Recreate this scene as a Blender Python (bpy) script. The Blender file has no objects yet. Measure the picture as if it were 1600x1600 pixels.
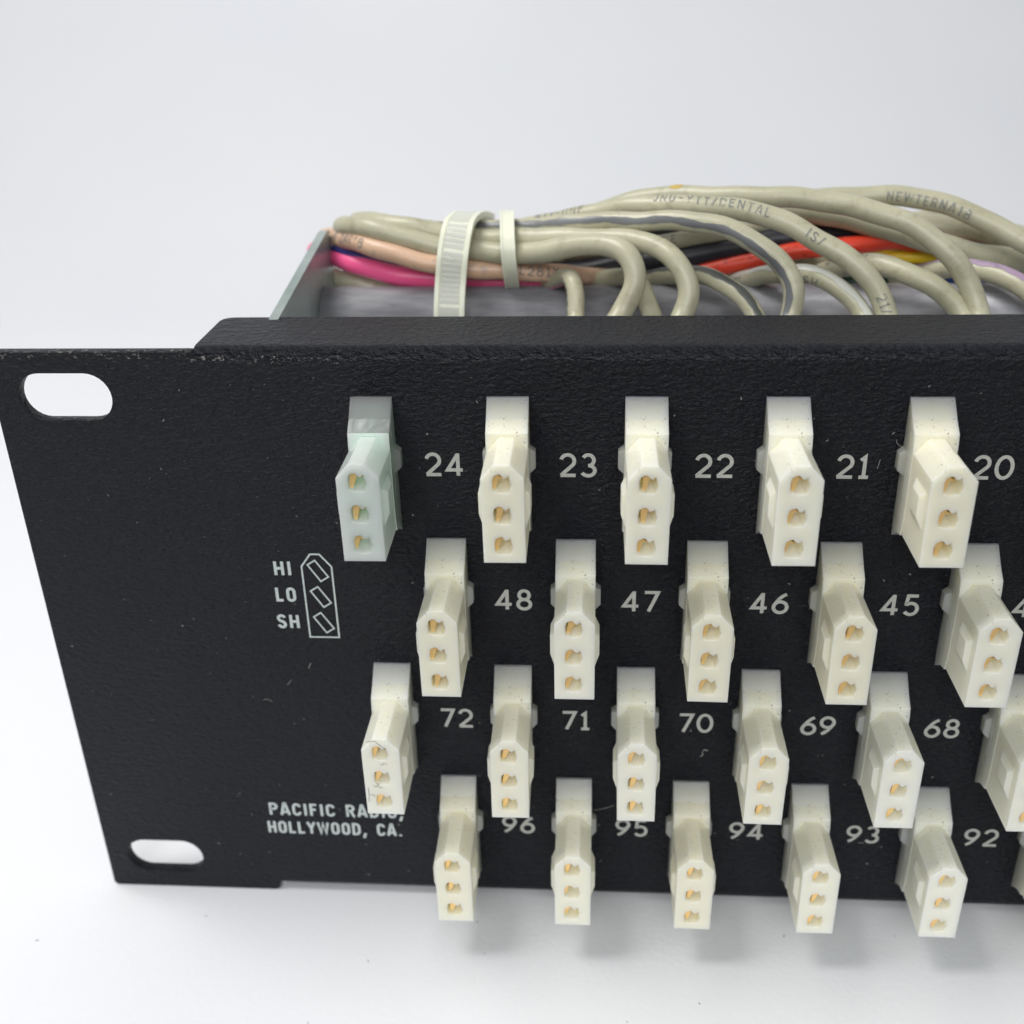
import bpy, bmesh, math, random
from mathutils import Vector, Matrix
random.seed(7)
MM = 0.001
S = bpy.context.scene
COL = S.collection

# ------------------------------------------------------------ camera, world, lamps, exposure
RIGHT = Vector((0.9975385395, 0.0659657104, -0.0237778723))
DOWN = Vector((0.0083959792, -0.4490263738, -0.8934790558))
FWD = Vector((-0.0696158725, 0.8910801539, -0.4484749600))
CAMPOS = Vector((74.931036, -125.981417, 41.547057)) * MM
cam_data = bpy.data.cameras.new("camera")
cam = bpy.data.objects.new("camera", cam_data)
COL.objects.link(cam)
M = Matrix((RIGHT, -DOWN, -FWD)).transposed().to_4x4()
M.translation = CAMPOS
cam.matrix_world = M
cam_data.sensor_width = 36.0
cam_data.sensor_fit = 'HORIZONTAL'
cam_data.lens = 1722.2374 / 1600 * 36.0
cam_data.clip_start = 0.002
cam_data.clip_end = 20.0
cam_data.dof.use_dof = True
cam_data.dof.focus_distance = 0.137
cam_data.dof.aperture_fstop = 21.0
S.camera = cam

wd = bpy.data.worlds.new("World")
S.world = wd
wd.use_nodes = True
bg = wd.node_tree.nodes['Background']
bg.inputs[0].default_value = (0.92, 0.96, 1.0, 1)
bg.inputs[1].default_value = 1.0
# a plain bright room: light walls and ceiling, darker floor below the table
wt = wd.node_tree
_tc = wt.nodes.new('ShaderNodeTexCoord')
_sp = wt.nodes.new('ShaderNodeSeparateXYZ')
_rp = wt.nodes.new('ShaderNodeValToRGB')
_mr = wt.nodes.new('ShaderNodeMapRange')
wt.links.new(_tc.outputs['Generated'], _sp.inputs[0])
wt.links.new(_sp.outputs['Z'], _mr.inputs[0])
_mr.inputs[1].default_value = -1.0
wt.links.new(_mr.outputs[0], _rp.inputs[0])
_e = _rp.color_ramp.elements
_e[0].position = .42; _e[0].color = (.07, .07, .075, 1)
_e[1].position = .60; _e[1].color = (.375, .382, .39, 1)
wt.links.new(_rp.outputs[0], bg.inputs[0])


def area(name, loc, target, size, power, color):
    l = bpy.data.lights.new(name, 'AREA')
    l.shape = 'RECTANGLE'
    l.size, l.size_y = size
    l.energy = power
    l.color = color
    o = bpy.data.objects.new(name, l)
    COL.objects.link(o)
    o.location = Vector(loc) * MM
    d = (Vector(target) - Vector(loc))
    o.rotation_euler = d.to_track_quat('-Z', 'Y').to_euler()
    return o


area("ceiling_lamp", (-215, 2, 560), (80, 0, -60), (0.31, 0.26), 3.15, (1.0, 0.98, 0.95))
area("window_light", (30, -720, 400), (90, 0, -20), (0.60, 0.40), 3.7, (0.97, 0.985, 1.0))
S.view_settings.view_transform = 'Standard'
S.view_settings.look = 'None'
S.view_settings.exposure = 0.0
S.view_settings.gamma = 1.0

# ------------------------------------------------------------ measured layout, millimetres
# X to the right along the panel, Y away from the viewer, Z up; panel front face is Y = 0,
# its top edge Z = 0, its left end X = 0
PITCH = 16.843
ROWX = (48.109, 56.437, 47.848, 56.267)
ROWZ = (-6.054, -25.688, -45.409, -64.957)
TABLE_Z = -88.95
PANEL_W, PANEL_H, THICK = 482.6, 88.9, 1.7
NCOL = 9

# cable runs measured in millimetres
CABLES = [
 {'k': 'cream', 'r': 1.55, 'stripe': 'pink_ink', 'sa': (95, 165), 'sw': 16, 'txt': [(0.8, '2LT18', 88, 110)], 'label': 'cream cable making the second small loop, with a pink stripe, right of the cable ties', 'pts': [(38.7, 60.0, -1.7),(35.4, 53.0, 2.0),(36.2, 46.0, 4.8),(40.5, 41.0, 5.6),(46.3, 39.0, 4.7),(51.8, 38.0, 3.5),(57.2, 37.0, 3.0),(64.5, 35.0, 2.8),(70.9, 32.0, 4.5),(76.4, 29.0, 5.5),(80.3, 26.0, 4.2),(81.1, 25.0, 1.3),(79.3, 24.0, -2.5),(76.9, 21.0, -5.6)]},
 {'k': 'cream', 'r': 1.5, 'stripe': 'peach_ink', 'sa': (75, 150), 'sw': 14, 'label': 'cream cable with a faint peach stripe that loops down in front of the black cable', 'pts': [(39.9, 60.0, -0.3),(37.6, 54.0, 3.2),(38.3, 48.0, 5.2),(42.8, 43.0, 5.8),(47.9, 41.0, 5.5),(52.7, 40.0, 4.9),(57.1, 39.0, 4.3),(64.4, 37.0, 4.5),(71.5, 35.0, 5.2),(81.6, 31.0, 5.4),(84.4, 29.0, 4.9),(86.8, 27.0, 3.4),(88.2, 26.0, 1.4),(88.5, 25.0, -0.7),(87.6, 24.0, -3.2),(85.9, 21.0, -5.7)]},
 {'k': 'cream', 'r': 1.42, 'stripe': 'grey_ink', 'sa': (18, 112), 'sw': 19, 'label': 'cream cable with a broad grey stripe arching down right of the peach-striped loop', 'pts': [(36.4, 56.0, 1.7),(41.6, 49.0, 4.7),(46.9, 47.0, 4.4),(52.7, 45.5, 4.0),(57.5, 43.0, 4.7),(64.2, 41.0, 5.3),(71.5, 38.0, 6.4),(78.2, 35.0, 7.4),(81.8, 33.5, 7.8),(87.1, 31.5, 8.2),(91.4, 30.0, 7.9),(94.8, 28.5, 7.2),(98.2, 27.0, 5.6),(101.0, 26.0, 3.4),(102.5, 25.0, 1.2),(102.8, 24.5, -1.0),(102.4, 24.0, -3.5),(101.3, 21.0, -5.7)]},
 {'k': 'cream', 'r': 1.5, 'stripe': None, 'txt': [(0.3, 'NTY-UNF', 25, 40),(0.52, 'JNU-YTT/DENTAL', 25, 55),(0.77, 'IS/', 60, 66),(0.92, '21/T', 70, 70)], 'label': 'cream cable with grey printing running its whole length, arching over the red cable', 'pts': [(41.5, 52.0, 2.6),(52.1, 50.0, 2.3),(58.5, 48.0, 3.1),(63.9, 46.0, 4.1),(69.7, 44.0, 5.8),(76.4, 41.0, 7.5),(82.0, 38.0, 8.9),(90.3, 35.0, 9.5),(96.9, 33.0, 9.0),(101.6, 31.0, 8.0),(105.5, 29.5, 6.2),(109.7, 28.0, 3.9),(112.6, 27.0, 1.6),(114.6, 26.0, -1.1),(115.8, 24.5, -4.1),(116.2, 22.0, -6.5)]},
 {'k': 'cream', 'r': 1.5, 'stripe': None, 'spot': True, 'label': 'topmost cream cable with an ochre spot, sweeping down at the right', 'pts': [(60.0, 54.0, 0.3),(67.5, 50.0, 2.8),(72.5, 48.0, 5.1),(82.3, 46.0, 8.3),(89.2, 43.0, 9.4),(94.3, 41.0, 9.8),(102.5, 38.0, 9.9),(108.9, 36.0, 9.6),(113.6, 34.0, 9.0),(118.2, 32.0, 7.7),(121.9, 30.0, 5.6),(125.0, 28.5, 2.8),(127.0, 27.5, 0.0),(128.4, 26.0, -3.8),(128.1, 22.0, -6.5)]},
 {'k': 'cream', 'r': 1.5, 'stripe': None, 'txt': [(0.4, 'NEWTERNA18', 85, 88)], 'label': 'cream cable with dark grey printing at the top right, leaving the frame', 'pts': [(92.8, 54.0, 4.9),(102.3, 51.0, 6.6),(111.4, 48.0, 8.0),(119.8, 46.0, 8.5),(126.4, 44.0, 7.7),(131.2, 42.0, 6.3),(134.9, 40.0, 4.5),(138.2, 38.0, 2.8),(143.9, 35.0, -0.3),(148.0, 32.0, -4.6),(148.7, 28.0, -9.0)]},
 {'k': 'cream', 'r': 1.35, 'stripe': 'pale_ink', 'sa': (40, 40), 'sw': 20, 'txt': [(0.3, 'IN20', 95, 95),(0.62, '18SH', 120, 120)], 'label': 'short cream cable arching over the tube left of the printed cable, pale stripe on top', 'pts': [(93.1, 54.0, -10.8),(95.9, 48.0, -6.1),(98.0, 42.0, -3.1),(99.6, 37.0, -1.1),(101.7, 33.0, 0.2),(105.4, 30.0, 0.8),(108.5, 28.5, -0.1),(111.2, 27.5, -1.9),(112.7, 26.0, -3.9),(113.3, 22.0, -6.0)]},
 {'k': 'cream', 'r': 1.3, 'stripe': 'black_ink', 'sa': (30, 30), 'sw': 24, 'label': 'short cream cable with a black stripe arching between two bigger loops', 'pts': [(75.7, 54.0, -10.1),(80.6, 46.0, -4.9),(83.9, 42.0, -2.8),(86.9, 38.0, -1.2),(90.8, 34.0, -0.2),(93.8, 30.5, -0.7),(96.4, 28.5, -2.1),(98.1, 27.0, -4.2),(98.7, 23.0, -6.3)]},
 {'k': 'cream', 'r': 1.5, 'stripe': None, 'txt': [(0.4, '8ANCN11', 35, 55)], 'label': 'short cream cable with grey printing arching left of the rightmost big loop', 'pts': [(100.9, 54.0, -9.7),(105.2, 47.0, -5.3),(109.5, 42.0, -2.1),(113.1, 38.0, -0.0),(115.5, 34.0, 1.2),(118.8, 31.0, 1.0),(121.8, 29.0, -0.1),(124.7, 28.0, -2.1),(126.7, 27.0, -4.3),(126.9, 23.0, -6.4)]},
 {'k': 'cream', 'r': 1.45, 'stripe': 'purple_ink', 'sa': (15, 15), 'sw': 30, 'label': 'cream cable with a purple stripe at the right edge of the frame', 'pts': [(118.5, 54.0, -9.8),(122.3, 47.0, -4.8),(125.5, 42.0, -2.1),(129.3, 38.0, -0.4),(133.1, 34.0, -0.5),(135.7, 31.0, -1.5),(138.1, 29.0, -4.0),(138.9, 25.0, -7.1)]},
 {'k': 'cream', 'r': 1.25, 'stripe': 'pink_ink', 'sa': (150, 150), 'sw': 14, 'txt': [(0.7, 'T18LT2', 115, 115)], 'label': 'thin cream cable making the first small loop beside the narrow cable tie', 'pts': [(64.5, 54.0, -11.7),(67.1, 45.0, -5.8),(68.6, 40.0, -3.0),(70.5, 35.0, -0.7),(72.2, 31.0, 0.2),(72.8, 29.5, -1.5),(72.8, 28.0, -4.4),(73.0, 24.0, -6.6)]},
 {'k': 'cream', 'r': 1.35, 'stripe': None, 'label': 'cream cable dropping behind the second small loop', 'pts': [(68.3, 52.0, -8.1),(73.1, 45.0, -4.1),(77.5, 40.0, -2.1),(80.7, 35.0, -0.8),(82.2, 31.0, -1.2),(83.2, 29.0, -3.3),(84.1, 27.0, -5.2),(84.6, 24.0, -7.1)]},
 {'k': 'peach', 'r': 1.4, 'stripe': None, 'txt': [(0.22, 'WA8-24R18', 70, 70),(0.72, 'L281X', 70, 70)], 'label': 'peach cable with smudged grey printing below the cream ones at the left', 'pts': [(30.7, 62.0, -2.0),(31.3, 54.0, 1.2),(34.7, 47.0, 2.8),(40.5, 40.0, 3.3),(46.3, 37.5, 2.1),(51.8, 36.5, 1.1),(57.2, 36.5, 0.3),(64.3, 37.0, -0.3),(71.4, 39.0, -1.1),(75.6, 42.0, -2.4),(80.6, 46.0, -4.3)]},
 {'k': 'pink', 'r': 1.55, 'stripe': 'dark_pink_ink', 'sa': (115, 115), 'sw': 28, 'label': 'bright pink cable above the tube at the left', 'pts': [(28.9, 62.0, -3.9),(29.0, 56.0, -1.3),(31.1, 51.5, -0.4),(33.9, 47.5, -0.3),(37.7, 43.0, -0.3),(43.1, 41.0, -1.2),(49.1, 40.5, -2.0),(56.7, 40.5, -2.6),(67.0, 41.0, -3.1),(72.6, 44.0, -4.9),(76.7, 49.0, -8.2)]},
 {'k': 'navy', 'r': 0.8, 'stripe': None, 'label': 'thin navy blue wire between the peach and pink cables', 'pts': [(31.3, 58.0, -1.9),(33.7, 48.0, 0.8),(36.7, 44.0, 1.3),(40.4, 42.5, 0.6),(45.9, 42.0, -0.5),(51.7, 43.0, -1.8),(58.4, 46.0, -3.7)]},
 {'k': 'cream', 'r': 1.45, 'stripe': None, 'label': 'cream cable end under the pink cable beside the side plate', 'pts': [(30.5, 60.0, -6.0),(32.5, 49.0, -3.8),(35.8, 46.0, -3.7),(40.1, 45.0, -4.5),(45.9, 46.0, -6.5),(51.5, 50.0, -9.4)]},
 {'k': 'black', 'r': 1.95, 'stripe': None, 'label': 'thick black cable running above the red one', 'pts': [(67.4, 49.0, -3.7),(72.6, 48.0, -3.3),(78.6, 47.5, -2.2),(86.5, 46.5, -1.0),(93.3, 46.0, 0.4),(100.7, 45.5, 1.7),(108.7, 46.0, 2.7),(116.8, 48.0, 2.8),(127.7, 52.0, 0.8),(140.1, 55.0, -2.9)]},
 {'k': 'black', 'r': 1.2, 'stripe': None, 'label': 'black filler strand standing in for the shaded gap above the thick black cable', 'pts': [(67.3, 52.0, -0.0),(72.5, 51.0, 1.3),(78.6, 50.0, 2.3),(86.6, 50.0, 2.6),(92.7, 51.0, 2.3),(101.0, 53.0, 1.2),(109.7, 56.0, -0.8)]},  # black strand added to give the dark gap between cables its shade
 {'k': 'cream', 'r': 1.3, 'stripe': None, 'txt': [(0.28, 'NE', 60, 60),(0.62, '78W', 60, 60)], 'label': 'cream cable running just above the thick black one, behind the striped arch', 'pts': [(70.5, 50.0, -1.1),(76.6, 49.0, -0.2),(82.6, 48.0, 0.5),(86.4, 46.5, 1.7),(92.2, 45.5, 3.0),(98.9, 46.0, 3.8),(104.4, 47.0, 4.2),(115.7, 52.0, 2.3),(125.8, 56.0, 0.3)]},
 {'k': 'red', 'r': 1.3, 'stripe': None, 'label': 'bright red cable running along below the black one', 'pts': [(82.9, 50.0, -6.9),(87.2, 47.0, -4.3),(90.1, 46.0, -3.0),(93.4, 45.0, -1.9),(98.9, 44.0, -0.7),(105.9, 43.0, 0.9),(114.6, 43.0, 2.0),(120.1, 44.0, 2.2),(126.1, 46.0, 0.8),(136.3, 50.0, -1.8)]},
 {'k': 'yellow', 'r': 1.0, 'stripe': None, 'label': 'yellow cable below the right end of the red one', 'pts': [(111.7, 49.0, -2.7),(116.1, 47.0, -1.4),(119.0, 45.5, -0.6),(123.2, 45.0, -0.3),(128.1, 45.5, -0.9),(134.9, 48.0, -2.6),(143.4, 52.0, -5.2)]},
 {'k': 'blue', 'r': 0.6, 'stripe': None, 'label': 'thin blue wire lying just above the tube at the right', 'pts': [(122.4, 47.0, -5.6),(127.6, 45.0, -4.4),(132.1, 44.5, -4.0),(137.1, 44.5, -4.2),(146.2, 46.0, -5.4)]},
 {'k': 'green', 'r': 0.9, 'stripe': None, 'label': 'dark green wire in the shade just above the tube', 'pts': [(109.3, 50.0, -6.7),(112.6, 47.0, -5.0),(116.2, 46.0, -4.5),(122.7, 48.0, -5.5),(128.6, 51.0, -7.1)]},
 {'k': 'cream', 'r': 1.65, 'stripe': None, 'label': 'cream cable descending to the right behind the topmost cable, above the yellow one', 'pts': [(87.7, 52.0, 3.9),(95.3, 49.0, 5.4),(101.8, 47.0, 6.1),(107.3, 45.5, 6.3),(112.8, 44.0, 5.7),(118.3, 43.0, 4.4),(124.0, 42.5, 2.8),(130.0, 43.0, 1.0),(140.0, 44.0, -1.0),(150.5, 46.0, -3.2)]},
 {'k': 'cream', 'r': 1.7, 'stripe': None, 'label': 'thick cream cable at the right, under the printed top right cable', 'pts': [(116.2, 54.0, 1.4),(122.3, 51.0, 2.9),(126.5, 49.0, 3.5),(133.6, 48.0, 2.7),(140.6, 47.0, 1.4),(150.5, 47.0, -1.2)]},
 {'k': 'cream', 'r': 1.4, 'stripe': None, 'label': 'cream cable behind the thick one at the right, closing the gap of daylight', 'pts': [(121.9, 57.0, 1.7),(127.2, 55.0, 3.0),(132.9, 54.0, 3.0),(140.0, 54.0, 1.4),(148.3, 54.0, -0.9)]},
 {'k': 'cream', 'r': 1.6, 'stripe': None, 'label': 'rearmost cream cable running through the middle of the bundle', 'pts': [(43.1, 54.0, 0.4),(55.9, 52.0, -0.2),(67.3, 53.0, -1.0),(77.7, 54.0, -1.7),(88.2, 56.0, -1.7),(103.9, 58.0, -1.0),(125.0, 60.0, -1.6),(146.0, 60.0, -4.1)]},
 {'k': 'cream', 'r': 1.7, 'stripe': None, 'label': 'rear cream cable in shade between the red cable and the small arches', 'pts': [(78.8, 56.0, -4.8),(93.6, 57.0, -4.5),(109.2, 57.0, -4.2),(125.0, 58.0, -4.7),(145.6, 58.0, -5.7)]},
 {'k': 'cream', 'r': 1.6, 'stripe': None, 'label': 'lowest rear cream cable, just above the tube between the loops', 'pts': [(51.8, 50.0, -4.7),(62.2, 50.0, -5.0),(72.5, 50.0, -4.9),(80.7, 50.0, -4.3),(88.0, 51.0, -5.0),(103.6, 53.0, -5.6),(124.1, 54.0, -5.6),(144.3, 54.0, -6.4)]},
]
TIE_WIDE = [(57.3, 52.0, 4.2), (56.7, 47.0, 5.7), (56.1, 41.0, 6.7), (55.5, 36.0, 6.3), (54.9, 34.0, 3.4), (54.4, 33.3, -0.7), (54.1, 32.0, -5.5)]
TIE_NARROW = [(61.6, 52.0, 3.6), (61.9, 46.0, 6.2), (62.5, 38.5, 7.0), (62.9, 33.6, 5.0), (63.1, 33.2, 2.1), (63.2, 35.2, -0.5), (63.1, 38.5, -2.7)]

# ------------------------------------------------------------ helpers
def new_obj(name, me, mat=None, parent=None, **props):
    o = bpy.data.objects.new(name, me)
    COL.objects.link(o)
    if mat is not None and me is not None:
        for m in (mat if isinstance(mat, (list, tuple)) else [mat]):
            me.materials.append(m)
    if parent is not None:
        o.parent = parent
    for k, v in props.items():
        o[k] = v
    return o


def finish(name, bm, mat=None, parent=None, smooth=False, **props):
    """bm in millimetres -> one mesh object in metres"""
    bmesh.ops.scale(bm, vec=(MM, MM, MM), verts=bm.verts)
    bmesh.ops.recalc_face_normals(bm, faces=bm.faces)
    me = bpy.data.meshes.new(name)
    bm.to_mesh(me)
    bm.free()
    if smooth:
        for p in me.polygons:
            p.use_smooth = True
    return new_obj(name, me, mat, parent, **props)


def prism(bm, pts, axis, a, b):
    """closed prism: 2D outline pts swept along axis from a to b"""
    def P(p, t):
        if axis == 'x':
            return (t, p[0], p[1])
        if axis == 'y':
            return (p[0], t, p[1])
        return (p[0], p[1], t)
    v0 = [bm.verts.new(P(p, a)) for p in pts]
    v1 = [bm.verts.new(P(p, b)) for p in pts]
    n = len(pts)
    bm.faces.new(v0)
    bm.faces.new(list(reversed(v1)))
    for i in range(n):
        bm.faces.new((v0[i], v1[i], v1[(i + 1) % n], v0[(i + 1) % n]))
    return v0, v1


def loft(bm, ringA, ringB):
    va = [bm.verts.new(p) for p in ringA]
    vb = [bm.verts.new(p) for p in ringB]
    n = len(va)
    bm.faces.new(va)
    bm.faces.new(list(reversed(vb)))
    for i in range(n):
        bm.faces.new((va[i], vb[i], vb[(i + 1) % n], va[(i + 1) % n]))


def box(bm, x0, x1, y0, y1, z0, z1):
    prism(bm, [(x0, z0), (x1, z0), (x1, z1), (x0, z1)], 'y', y0, y1)


def temp(bm):
    bmesh.ops.recalc_face_normals(bm, faces=bm.faces)
    me = bpy.data.meshes.new("tmp")
    bm.to_mesh(me)
    bm.free()
    o = bpy.data.objects.new("tmp", me)
    COL.objects.link(o)
    return o


def csg(base, steps, bevel=0.0, segs=2):
    """boolean steps on temp objects (millimetres); returns a bmesh and removes the temps"""
    for op, o in steps:
        m = base.modifiers.new("b", 'BOOLEAN')
        m.operation = op
        m.solver = 'EXACT'
        m.object = o
    if bevel:
        w = base.modifiers.new("w", 'WELD')
        w.merge_threshold = 0.004
        m = base.modifiers.new("v", 'BEVEL')
        m.width = bevel
        m.segments = segs
        m.limit_method = 'ANGLE'
        m.angle_limit = math.radians(28)
        m.use_clamp_overlap = True
    dg = bpy.context.evaluated_depsgraph_get()
    dg.update()
    me = bpy.data.meshes.new_from_object(base.evaluated_get(dg))
    bm = bmesh.new()
    bm.from_mesh(me)
    bpy.data.meshes.remove(me)
    for o in [base] + [s[1] for s in steps]:
        d = o.data
        bpy.data.objects.remove(o)
        bpy.data.meshes.remove(d)
    return bm


def spline(pts, step=0.45):
    P = [Vector(p) for p in pts]
    P = [P[0] * 2 - P[1]] + P + [P[-1] * 2 - P[-2]]
    out = []
    for i in range(1, len(P) - 2):
        p0, p1, p2, p3 = P[i - 1:i + 3]
        # centripetal-like tangents
        d01, d12, d23 = [max((b - a).length, 1e-4) ** 0.5 for a, b in ((p0, p1), (p1, p2), (p2, p3))]
        m1 = (p1 - p0) / d01 - (p2 - p0) / (d01 + d12) + (p2 - p1) / d12
        m2 = (p2 - p1) / d12 - (p3 - p1) / (d12 + d23) + (p3 - p2) / d23
        m1 *= d12
        m2 *= d12
        n = max(2, int((p2 - p1).length / step))
        for k in range(n):
            t = k / n
            out.append(p1 * (2 * t ** 3 - 3 * t * t + 1) + m1 * (t ** 3 - 2 * t * t + t)
                       + p2 * (3 * t * t - 2 * t ** 3) + m2 * (t ** 3 - t * t))
    out.append(P[-2])
    # light smoothing pass
    for _ in range(6):
        out = [out[0]] + [(out[i - 1] + out[i] * 2 + out[i + 1]) / 4 for i in range(1, len(out) - 1)] + [out[-1]]
    return out


def frames(path, up=Vector((0, 0, 1))):
    fr = []
    prev = None
    for i, p in enumerate(path):
        a = path[max(i - 1, 0)]
        b = path[min(i + 1, len(path) - 1)]
        t = (b - a).normalized()
        n = (up if prev is None else prev)
        n = (n - t * n.dot(t))
        n.normalize()
        prev = n
        fr.append((p, t, n, t.cross(n)))
    return fr


# ------------------------------------------------------------ stroke lettering (flat print)
def arc(cx, cy, rx, ry, a0, a1, n=12):
    return [(cx + rx * math.cos(math.radians(a0 + (a1 - a0) * i / n)),
             cy + ry * math.sin(math.radians(a0 + (a1 - a0) * i / n))) for i in range(n + 1)]


GL = {
    '0': (.66, [arc(.33, .5, .29, .46, 90, 450, 26)]),
    '1': (.36, [[(.06, .78), (.22, .93), (.22, .04)], [(.04, .04), (.40, .04)]]),
    '2': (.62, [arc(.31, .68, .26, .28, 165, -35, 14) + [(.05, .05)], [(.03, .045), (.62, .045)]]),
    '3': (.60, [arc(.29, .72, .22, .24, 150, -90, 13), arc(.29, .26, .26, .23, 90, -155, 14)]),
    '4': (.68, [[(.66, .26), (.06, .26), (.46, .94)], [(.475, 1.0), (.475, .0)]]),
    '5': (.60, [[(.54, .955), (.14, .955), (.10, .55)] + arc(.29, .32, .26, .28, 128, -150, 14)]),
    '6': (.62, [arc(.32, .31, .27, .27, 90, 450, 26), [(.55, .95), (.42, .88), (.26, .72), (.13, .52), (.065, .36)]]),
    '7': (.60, [[(.03, .955), (.58, .955), (.20, .0)]]),
    '8': (.62, [arc(.31, .735, .21, .22, 90, 450, 22), arc(.31, .275, .26, .24, 90, 450, 24)]),
    '9': (.62, [arc(.30, .69, .27, .27, 90, 450, 26), [(.07, .05), (.20, .12), (.36, .28), (.49, .48), (.555, .64)]]),
    'H': (.60, [[(.08, 0), (.08, 1)], [(.52, 0), (.52, 1)], [(.08, .5), (.52, .5)]]),
    'I': (.22, [[(.11, 0), (.11, 1)]]),
    'L': (.50, [[(.08, 1), (.08, .07), (.48, .07)]]),
    'O': (.60, [arc(.30, .72, .22, .22, 0, 180, 8) + arc(.30, .28, .22, .22, 180, 360, 8) + [(.52, .72)]]),
    'S': (.58, [arc(.29, .72, .21, .22, 15, 180, 8) + [(.16, .56), (.42, .44)] + arc(.29, .28, .21, .22, 0, -170, 9)]),
    'P': (.58, [[(.08, 0), (.08, .94), (.30, .94)] + arc(.30, .72, .22, .22, 80, -90, 8) + [(.08, .50)]]),
    'A': (.64, [[(.04, 0), (.28, 1), (.36, 1), (.60, 0)], [(.14, .27), (.50, .27)]]),
    'C': (.58, [arc(.30, .72, .22, .22, 0, 180, 8) + arc(.30, .28, .22, .22, 180, 360, 8)]),
    'F': (.50, [[(.08, 0), (.08, .94), (.48, .94)], [(.08, .52), (.42, .52)]]),
    'R': (.60, [[(.08, 0), (.08, .94), (.30, .94)] + arc(.30, .72, .22, .22, 80, -90, 8) + [(.08, .50)], [(.32, .48), (.54, 0)]]),
    'D': (.60, [[(.08, .06), (.08, .94), (.26, .94)] + arc(.26, .68, .26, .26, 80, 0, 6) + arc(.26, .32, .26, .26, 0, -80, 6) + [(.08, .06)]]),
    'Y': (.60, [[(.03, 1), (.30, .48), (.30, 0)], [(.57, 1), (.30, .48)]]),
    'W': (.84, [[(.04, 1), (.22, .04), (.42, .92), (.62, .04), (.80, 1)]]),
    'N': (.60, [[(.08, 0), (.08, 1)], [(.08, .98), (.52, .02)], [(.52, 0), (.52, 1)]]),
    'T': (.54, [[(.0, .94), (.54, .94)], [(.27, .94), (.27, 0)]]),
    'U': (.58, [[(.08, 1), (.08, .28)] + arc(.29, .28, .21, .22, 180, 360, 8) + [(.50, 1)]]),
    'E': (.50, [[(.48, .94), (.08, .94), (.08, .06), (.48, .06)], [(.08, .52), (.42, .52)]]),
    'J': (.44, [[(.36, 1), (.36, .26)] + arc(.20, .24, .16, .18, 0, -170, 6)]),
    'X': (.58, [[(.04, 0), (.54, 1)], [(.54, 0), (.04, 1)]]),
    '-': (.44, [[(.06, .5), (.38, .5)]]),
    '/': (.46, [[(.04, 0), (.42, 1)]]),
    ',': (.26, [[(.17, .15), (.03, -.26)]]),
    '.': (.26, [[(.13, .0), (.13, .15)]]),
    ' ': (.40, []),
}


def ribbon(bm, pts, w, fn, lift):
    """mitred flat ribbon along 2D polyline; fn(x, y, lift) -> 3D"""
    n = len(pts)
    closed = n > 3 and math.dist(pts[0], pts[-1]) < 1e-3
    L, Rr = [], []
    for i in range(n):
        if closed and i in (0, n - 1):
            a, b = pts[n - 2], pts[1]
        else:
            a, b = pts[max(i - 1, 0)], pts[min(i + 1, n - 1)]
        c = pts[i]
        d1 = Vector((c[0] - a[0], c[1] - a[1]))
        d2 = Vector((b[0] - c[0], b[1] - c[1]))
        if d1.length < 1e-7: d1 = d2
        if d2.length < 1e-7: d2 = d1
        d1.normalize(); d2.normalize()
        t = (d1 + d2)
        t = t.normalized() if t.length > 1e-4 else d1
        nn = Vector((-t.y, t.x))
        k = 1.0 / max(0.45, nn.dot(Vector((-d1.y, d1.x))))
        L.append(bm.verts.new(fn(c[0] + nn.x * w / 2 * k, c[1] + nn.y * w / 2 * k, lift)))
        Rr.append(bm.verts.new(fn(c[0] - nn.x * w / 2 * k, c[1] - nn.y * w / 2 * k, lift)))
    for i in range(n - 1):
        try:
            bm.faces.new((L[i], L[i + 1], Rr[i + 1], Rr[i]))
        except ValueError:
            pass


def letter_strokes(text, h, wscale=1.0, gap=.17):
    x = 0
    out = []
    for ch in text:
        w, st = GL[ch]
        for s in st:
            out.append([((x + p[0] * wscale) * h, p[1] * h) for p in s])
        x += w * wscale + gap
    return out, (x - gap) * h


def panel_print(name, text, x, z, h, sw, mat, parent, wscale=1.0, gap=.17, center=False, width=None, label=None):
    st, w = letter_strokes(text, h, wscale, gap)
    sc = 1.0 if width is None else width / w
    w *= sc
    ox = x - w / 2 if center else x
    bm = bmesh.new()
    for i, s in enumerate(st):
        ribbon(bm, [(p[0] * sc, p[1]) for p in s], sw, lambda a, b, l: (ox + a, -l, z + b), 0.020 + 0.006 * (i % 3))
    o = finish(name, bm, mat, parent)
    if label: o['label'] = label
    return o


# ------------------------------------------------------------ materials
def material(name):
    m = bpy.data.materials.new(name)
    m.use_nodes = True
    nt = m.node_tree
    return m, nt, nt.nodes['Principled BSDF'], nt.nodes['Material Output']


def node(nt, t, **kw):
    n = nt.nodes.new(t)
    for k, v in kw.items():
        setattr(n, k, v)
    return n


def noise(nt, vec, scale, detail=3, rough=.5):
    n = node(nt, 'ShaderNodeTexNoise')
    n.inputs['Scale'].default_value = scale
    n.inputs['Detail'].default_value = detail
    n.inputs['Roughness'].default_value = rough
    nt.links.new(vec, n.inputs['Vector'])
    return n.outputs['Fac']


def ramp(nt, fac, stops):
    r = node(nt, 'ShaderNodeValToRGB')
    el = r.color_ramp.elements
    while len(el) < len(stops): el.new(0.5)
    for e, (p, c) in zip(el, stops):
        e.position = p
        e.color = c if len(c) == 4 else (*c, 1)
    nt.links.new(fac, r.inputs[0])
    return r.outputs[0]


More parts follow.
